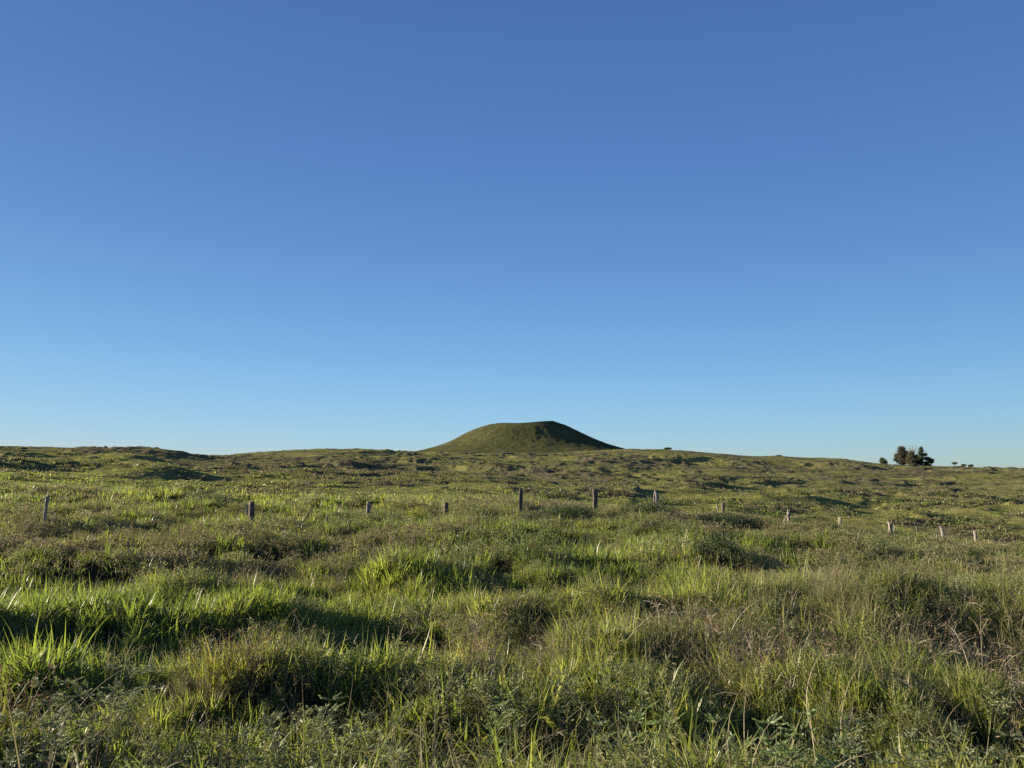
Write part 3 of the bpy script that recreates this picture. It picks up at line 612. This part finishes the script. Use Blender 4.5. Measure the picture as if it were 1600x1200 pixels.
def weed(px, py, r, kind, h, lab, w=.2, n=9, name='weed_plant', cat='weed'):
    """one plant whose top shows near row py at distance r"""
    x, y = P(px, r); zg = hz(x, y); e = root(name, x, y, zg, lab, cat)
    zt = ZC + y * float(slopes(px, py)[1]); h = max(h, zt - zg)
    st, lf = Acc(), Acc()
    if kind in ('fresh', 'flat'):
        C = blades(st, n, w * .35, h * .75, h * 1.0, .007, 7, .35, .25, .1, .8, out=.55)
        for q in range(n):
            base_i = 2 if kind == 'fresh' else 4
            for k in range(base_i, 7):
                nl = 5 if kind == 'fresh' else 7
                for _ in range(nl):
                    az = rng.uniform(0, 6.283); el = rng.uniform(0, .7); L = rng.uniform(.05, .085) * (1.1 if kind == 'fresh' else .9)
                    dd = np.array([math.cos(az) * math.cos(el), math.sin(az) * math.cos(el), math.sin(el)]); p0 = C[q, k]
                    m = 9                                   # pinnate leaf: a midrib with paired leaflets
                    u = np.linspace(.25, 1, m); side = np.cross(dd, [0, 0, 1.0]); side /= np.linalg.norm(side) + 1e-9
                    pos = p0 + dd[None, :] * (u * L)[:, None]
                    for sg in (-1, 1):
                        dv = dd[None, :] * .75 + side[None, :] * sg * .8 + rng.normal(0, .12, (m, 3))
                        lf.leaves(pos, dv, L * .42 * (1.15 - .7 * u), .0042 if kind == 'fresh' else .0030, np.clip(rng.normal(.5, .25, m), 0, 1))
                    lf.leaves(pos[-1:], dd[None, :], L * .4, .005, np.array([.7]))
        part('stems', st, M_straw, e); part('foliage', lf, M_fresh if kind == 'fresh' else M_greyL, e)
    elif kind == 'tangle':
        C = stems(st, n, w, h * .7, h * 1.25, .0055, 8, 1.0, 1.3, 0, 1, 5, .16)
        M = n * 30; i = rng.integers(0, n, M); k = rng.integers(4, 8, M)
        lf.leaves(C[i, k] + rng.normal(size=(M, 3)) * .035, rng.normal(size=(M, 3)) + np.array([0, 0, -.3]), rnd(.015, .04, M), .0045, rnd(0, 1, M))
        part('stems', st, M_straw, e); part('seed_husks', lf, M_rust, e)  # the small rusty bits are husks and seed heads
    elif kind == 'arch':
        C = blades(st, n + 2, w, h * .9, h * 1.5, .0048, 14, 1.1, 2.8, .4, 1, out=.5)
        M = n * 8; i = rng.integers(0, n, M); k = rng.integers(8, 14, M)
        lf.leaves(C[i, k], rng.normal(size=(M, 3)) + np.array([0, 0, -.5]), rnd(.03, .09, M), .003, rnd(0, 1, M))
        part('stalks', st, M_straw, e); part('seed_husks', lf, M_rust, e)  # rusty bits along the stalk ends: husks and seed heads
    elif kind == 'gold':
        blades(lf, n * 11, w, h * .45, h * .85, .013, 7, .8, 1.4); blades(st, n, w, h * .6, h * 1.2, .004, 6, .9, .9)
        M = n * 40; pos = rng.normal(size=(M, 3)) * np.array([w * .6, w * .6, h * .18]) + np.array([.03, 0, h * .4]); ru = Acc(); ru.leaves(pos, rng.normal(size=(M, 3)), rnd(.03, .08, M), .004, rnd(0, 1, M))
        part('stems', st, M_straw, e); part('blades', lf, M_goldL, e); part('dead_leaves', ru, M_rust, e)
    return e
WG = None
weed(1165, 1140, 3.9, 'fresh', .45, 'bright fresh feathery weed at the lower edge, right of the middle', .22, 9)
weed(1195, 1095, 4.35, 'fresh', .42, 'feathery weed just behind the bright fresh weed at the lower edge', .16, 6)
weed(1310, 1125, 4.2, 'flat', .36, 'dim spreading feathery weed to the right of the bright fresh weed', .4, 10)
weed(1480, 1110, 4.3, 'flat', .34, 'shaded bluish feathery weed in the lower right corner', .45, 10)
weed(480, 1078, 4.75, 'flat', .45, 'pale flat-topped feathery weed with tall bare stems, lower left of the middle', .22, 9)
weed(590, 1098, 4.6, 'flat', .40, 'smaller drooping feathery weed right of the pale flat-topped one', .16, 6)
weed(185, 1035, 5.1, 'flat', .50, 'bluish umbrella-shaped feathery weed on a dark stem, lower left', .2, 8)
weed(85, 1062, 4.9, 'flat', .42, 'wide grey-green bushy weed between the arching dead stalks and the umbrella-shaped weed', .42, 12)
weed(760, 1085, 4.7, 'fresh', .40, 'small feathery weed tufts over the dark gap, bottom middle', .14, 5)
weed(1005, 1090, 4.6, 'fresh', .42, 'leafy green weed beside golden blades, bottom just right of the middle', .2, 8)
weed(915, 1010, 5.6, 'flat', .42, 'pale yellowish feathery weed between the dark gap and dry stalks', .24, 8)
weed(390, 960, 6.3, 'gold', .45, 'golden mound of grass over rusty dead leaves, left of the middle', .32, 12, 'grass_mound', 'grass mound')
weed(22, 985, 5.7, 'gold', .42, 'orange-brown dry grass mound cut by the left edge', .28, 11, 'grass_mound', 'grass mound')
weed(80, 1010, 5.3, 'arch', .36, 'pale dead stalks arching in a loop beside the left-edge mound', .08, 5, 'dead_stalks', 'dead stalks')
weed(455, 925, 6.8, 'arch', .42, 'thin dead stalks standing behind the golden mound', .14, 6, 'dead_stalks', 'dead stalks')
weed(765, 940, 6.8, 'tangle', .55, 'tall rusty tangle of dead stems and seed heads in the middle of the field', .24, 20, 'dead_weed', 'dead weed')
weed(735, 900, 8.2, 'tangle', .5, 'reddish seed heads on dry stems behind the tall rusty tangle', .3, 20, 'dead_weed', 'dead weed')
weed(1060, 915, 7.6, 'tangle', .6, 'tall twiggy brown weed tangle right of the middle', .4, 26, 'dead_weed', 'dead weed')
weed(1240, 965, 6.6, 'tangle', .45, 'low brown tangle of bent stems in front of the bright green tuft', .42, 26, 'dead_weed', 'dead weed')
weed(1500, 940, 7.2, 'tangle', .45, 'grey-brown leaning weed tangle beside the dark hollow at the right', .32, 15, 'dead_weed', 'dead weed')
weed(1570, 990, 6.2, 'tangle', .45, 'dry tangled weed cut by the right edge', .25, 9, 'dead_weed', 'dead weed')
weed(1290, 1040, 5.2, 'arch', .40, 'bent pale stalks arching over shaded grass at the lower right', .2, 6, 'dead_stalks', 'dead stalks')
weed(650, 1065, 5.0, 'arch', .36, 'curling pale stalks over the dark gap at the bottom middle', .2, 6, 'dead_stalks', 'dead stalks')
weed(250, 1060, 4.7, 'arch', .42, 'forked pale dead twigs right of the umbrella-shaped weed', .12, 6, 'dead_stalks', 'dead stalks')

# ------------------------------------------------------------------ trees on the crest
def tree(name, px, r, h, lobes, mat, lab, cat='tree', trunk_r=.18, n=2600, leafl=.34, leafw=.10, lean=0.0, bare=0, group=None, sink=.3):
    """lobes: (dx, dz, radius x, radius z) in metres from the trunk foot"""
    x, y = P(px, r); z = hz(x, y) - sink; e = root(name, x, y, z, lab, cat, group)
    tk, lf = Acc(), Acc(); top = max(l[1] for l in lobes) if lobes else h
    tk.tube([(0, 0, -.4), (lean * .1, 0, h * .15), (lean * .45, .1, h * .4), (lean * .8, 0, top * .92)], [trunk_r * 1.3, trunk_r, trunk_r * .8, trunk_r * .3], 7)
    tot = sum(l[2] * l[3] for l in lobes) or 1
    for (dx, dz, rx, rz) in lobes:
        dy = rng.uniform(-.5, .5) * rx * 1.2
        tk.tube([(lean * .3 * dz / h, 0, dz * .35), (dx * .55, dy * .5, dz * .75), (dx, dy, dz)], [trunk_r * .5, trunk_r * .3, trunk_r * .1], 5)
        rx, rz = rx * 1.12, rz * 1.12; k = int(2.8 * n * rx * rz / tot); ncl = 14
        c = rng.normal(size=(ncl, 3)); c /= np.linalg.norm(c, axis=1, keepdims=True); c *= rnd(.1, .85, ncl)[:, None]; c = c * np.array([rx, rx, rz]) + np.array([dx, dy, dz])
        i = rng.integers(0, ncl, k); pos = c[i] + rng.normal(size=(k, 3)) * np.array([rx, rx, rz]) * .27
        lf.leaves(pos, rng.normal(size=(k, 3)) + np.array([0, 0, .3]), rnd(.6, 1.3, k) * leafl, leafw, rnd(0, 1, k))
    for _ in range(bare):
        a = rng.uniform(0, 6.28); s = rng.uniform(.15, .4); z1 = h * rng.uniform(.8, 1.0); z0 = h * rng.uniform(.2, .45)
        tk.tube([(0, 0, z0), (math.cos(a) * s * h * .25, math.sin(a) * s * h * .25, (z0 + z1) / 2), (math.cos(a) * s * h * .6, math.sin(a) * s * h * .6, z1)], [.10, .07, .03], 4)
    part('trunk', tk, M_bark if not bare else M_straw, e)
    if lobes: part('crown', lf, mat, e)
    return e
RT = 412.0; s = RT * math.cos(float(az_of(1425))) / F                # metres per picture pixel at the tree group
G = None
def L_(lst): return [(a * s, b * s, c * s, d * s) for a, b, c, d in lst]
tree('tree', 1382, RT, 11 * s, L_([(0, 4, 6, 4), (0, 8, 3.5, 3)]), M_tree, 'small rounded dark green tree standing alone left of the tree group', n=1500, leafl=.3)
tree('tree', 1404, RT + 3, 17 * s, L_([(-1, 17, 2, 2), (0, 13, 3.2, 2.4), (2, 8.5, 4, 2.6), (-2, 9, 2.6, 2)]), M_tree, 'thin open dark tree at the left edge of the tree group', n=1400, leafl=.28, trunk_r=.12)
tree('tree', 1415, RT + 1, 30 * s, L_([(0, 26, 5.5, 4.5), (-2.5, 22, 5, 4), (3, 21, 5, 4), (-3, 15, 6.5, 5), (3, 14, 6, 5), (-4, 7, 6, 5), (2, 6, 7, 5)]), M_treeBrown, 'tallest broad brown-leaved tree in the tree group', n=4600, trunk_r=.3)
tree('tree', 1426, RT - 3, 23 * s, L_([(0, 18, 4.5, 4.5), (-1, 12, 5, 5), (1, 6, 5.5, 5), (2, 2, 6, 3)]), M_treeGrey, 'grey-olive column-shaped tree at the front middle of the tree group', n=3000, trunk_r=.2)
tree('bare_tree', 1430, RT + 5, 36 * s, [], None, 'leafless pale tree whose bare twigs rise above the middle of the tree group', bare=22, trunk_r=.14)
tree('tree', 1436, RT + 2, 16 * s, L_([(0, 15, 4, 3), (0, 11, 5, 3.5), (-2, 6, 6, 4), (3, 4, 6, 4)]), M_tree, 'low dusky green tree filling the dip between the tall trees', n=2200, trunk_r=.16)
tree('tree', 1443, RT, 32 * s, L_([(0, 28, 2.6, 3), (0, 23, 3.6, 3), (-1, 19, 5, 2.6), (1, 13, 4.6, 3), (-2, 9, 3, 3)]), M_tree, 'narrow tall dark green tree with tiered branches, right half of the group', n=2400, trunk_r=.2)
tree('tree', 1451, RT + 1, 22 * s, L_([(-1, 18, 2.4, 2.6), (0, 12, 4, 3), (4, 10, 4.5, 2.6), (6, 7, 3, 2), (-2, 6, 4, 2.5), (1, 2, 6, 2)]), M_tree, 'spreading dark green tree at the right edge of the tree group', n=2600, trunk_r=.18)
for px, hh, ww, lab in ((1494, 6.5, 5, 'largest and leftmost of three wind-bent little trees right of the tree group'), (1507, 4, 4, 'middle one of the three wind-bent little trees right of the tree group'), (1518, 3.8, 4, 'rightmost of the three wind-bent little trees right of the tree group')):
    hh *= 1.08; tree('small_tree', px, RT - 4, hh * s, L_([(1.5, hh, ww * .7, 1.3), (-.5, hh - 1.3, ww * .5, 1.2), (2.5, hh - .9, ww * .4, .9)]), M_tree, lab, trunk_r=.09, n=420, leafl=.26, lean=1 * s, group='wind-bent little trees on the skyline', sink=.0)
tree('shrub', 1546, RT, 3.4 * s, L_([(0, 1.6, 6, 1.6), (2, 2.2, 3, 1.3)]), M_tree, 'flat dark shrub on the skyline near the right edge', 'shrub', n=500, leafl=.25, trunk_r=.06)
tree('small_tree', 1045, RT, 5.2 * s, L_([(0, 3.8, 6, 1.7), (-3, 3.0, 3.5, 1.2), (3, 3.4, 3.5, 1.3)]), M_tree, 'low flat-topped dark tree alone on the skyline right of the cone', n=900, leafl=.26, trunk_r=.1, sink=.0)
tree('shrub', 160, RT, 4.5 * s, L_([(0, 1.8, 3.2, 1.8), (0, 3.4, 1.4, 1)]), M_tree, 'dark pointed shrub on the skyline at the left', 'shrub', n=600, leafl=.24, trunk_r=.08, sink=.1)
tree('shrub', 212, RT, 3.4 * s, L_([(0, 2, 1.9, 1.6)]), M_tree, 'tiny round shrub on the skyline right of the dark pointed one', 'shrub', n=300, leafl=.22, trunk_r=.06, sink=.1)
tree('shrub', 1219, RT, 2.6 * s, L_([(0, 1.2, 4, 1.1)]), M_treeGrey, 'tiny flat olive shrub on the skyline midway between the lone tree and the group', 'shrub', n=300, leafl=.22, trunk_r=.06, sink=.0)

# ------------------------------------------------------------------ light
SUN_AZ = R(-79); EXPO = 1.42; SUN_EL = R(13.5)               # azimuth from the view direction (+Y), negative to the left
d = Vector((math.sin(SUN_AZ) * math.cos(SUN_EL), math.cos(SUN_AZ) * math.cos(SUN_EL), math.sin(SUN_EL)))
sl = bpy.data.lights.new('sun', 'SUN'); sl.energy = 5.0; sl.angle = R(.5); sl.color = (1, .86, .66)
so = link(bpy.data.objects.new('sun', sl)); so.rotation_euler = d.to_track_quat('Z', 'Y').to_euler()
w = bpy.data.worlds.new('World'); scene.world = w; w.use_nodes = True; nt = w.node_tree; nt.nodes.clear()
sk = nt.nodes.new('ShaderNodeTexSky'); sk.sky_type = 'NISHITA'; sk.sun_disc = False; sk.sun_elevation = SUN_EL; sk.sun_rotation = SUN_AZ
sk.altitude = 100; sk.air_density = 1.0; sk.dust_density = .3; sk.ozone_density = 1.6
bg = nt.nodes.new('ShaderNodeBackground'); bg.inputs[1].default_value = .10; wb = nt.nodes.new('ShaderNodeVectorMath'); wb.operation = 'MULTIPLY'; wb.inputs[1].default_value = (.50, .69, 1.08); ow = nt.nodes.new('ShaderNodeOutputWorld')
# evens out the brightening towards and away from the sun
tc = nt.nodes.new('ShaderNodeTexCoord'); nrm = nt.nodes.new('ShaderNodeVectorMath'); nrm.operation = 'NORMALIZE'; nt.links.new(tc.outputs['Generated'], nrm.inputs[0])
dp = nt.nodes.new('ShaderNodeVectorMath'); dp.operation = 'DOT_PRODUCT'; nt.links.new(nrm.outputs[0], dp.inputs[0]); dp.inputs[1].default_value = d
cg = dp.outputs['Value']; den = mathn(nt, 'ADD', mathn(nt, 'ADD', mathn(nt, 'MULTIPLY', mathn(nt, 'MULTIPLY', cg, cg), 1.1), mathn(nt, 'MULTIPLY', cg, -.13)), 1.0)
dv = nt.nodes.new('ShaderNodeVectorMath'); dv.operation = 'SCALE'; nt.links.new(sk.outputs[0], dv.inputs[0]); nt.links.new(mathn(nt, 'DIVIDE', 1.0, den), dv.inputs['Scale'])
nt.links.new(dv.outputs[0], wb.inputs[0]); cv = nt.nodes.new('ShaderNodeRGBCurve'); cmap = cv.mapping
for ch, pts in ((1, [(0, 0), (.3, .3), (.45, .46), (.60, .585), (.70, .65), (1, .76)]), (2, [(0, 0), (.5, .495), (.72, .67), (.82, .75), (.9, .805), (1, .84)])):
    cc = cmap.curves[ch]; cc.points[0].location = pts[0]; cc.points[1].location = pts[-1]
    for q in pts[1:-1]: cc.points.new(*q)
cmap.update()
m1 = nt.nodes.new('ShaderNodeVectorMath'); m1.operation = 'SCALE'; m1.inputs['Scale'].default_value = .2; m2 = nt.nodes.new('ShaderNodeVectorMath'); m2.operation = 'SCALE'; m2.inputs['Scale'].default_value = 5 / 2 ** (EXPO - 1)
nt.links.new(wb.outputs[0], m1.inputs[0]); nt.links.new(m1.outputs[0], cv.inputs['Color']); nt.links.new(cv.outputs[0], m2.inputs[0]); nt.links.new(m2.outputs[0], bg.inputs[0]); nt.links.new(bg.outputs[0], ow.inputs[0])

scene.view_settings.view_transform = 'Standard'; scene.view_settings.look = 'None'; scene.view_settings.exposure = EXPO; scene.view_settings.gamma = 1
scene.render.engine = 'CYCLES'; c = scene.cycles
c.max_bounces = 5; c.diffuse_bounces = 3; c.glossy_bounces = 1; c.transmission_bounces = 3; c.transparent_max_bounces = 4
c.caustics_reflective = False; c.caustics_refractive = False; c.use_denoising = False
print('done', time.time() - T0)
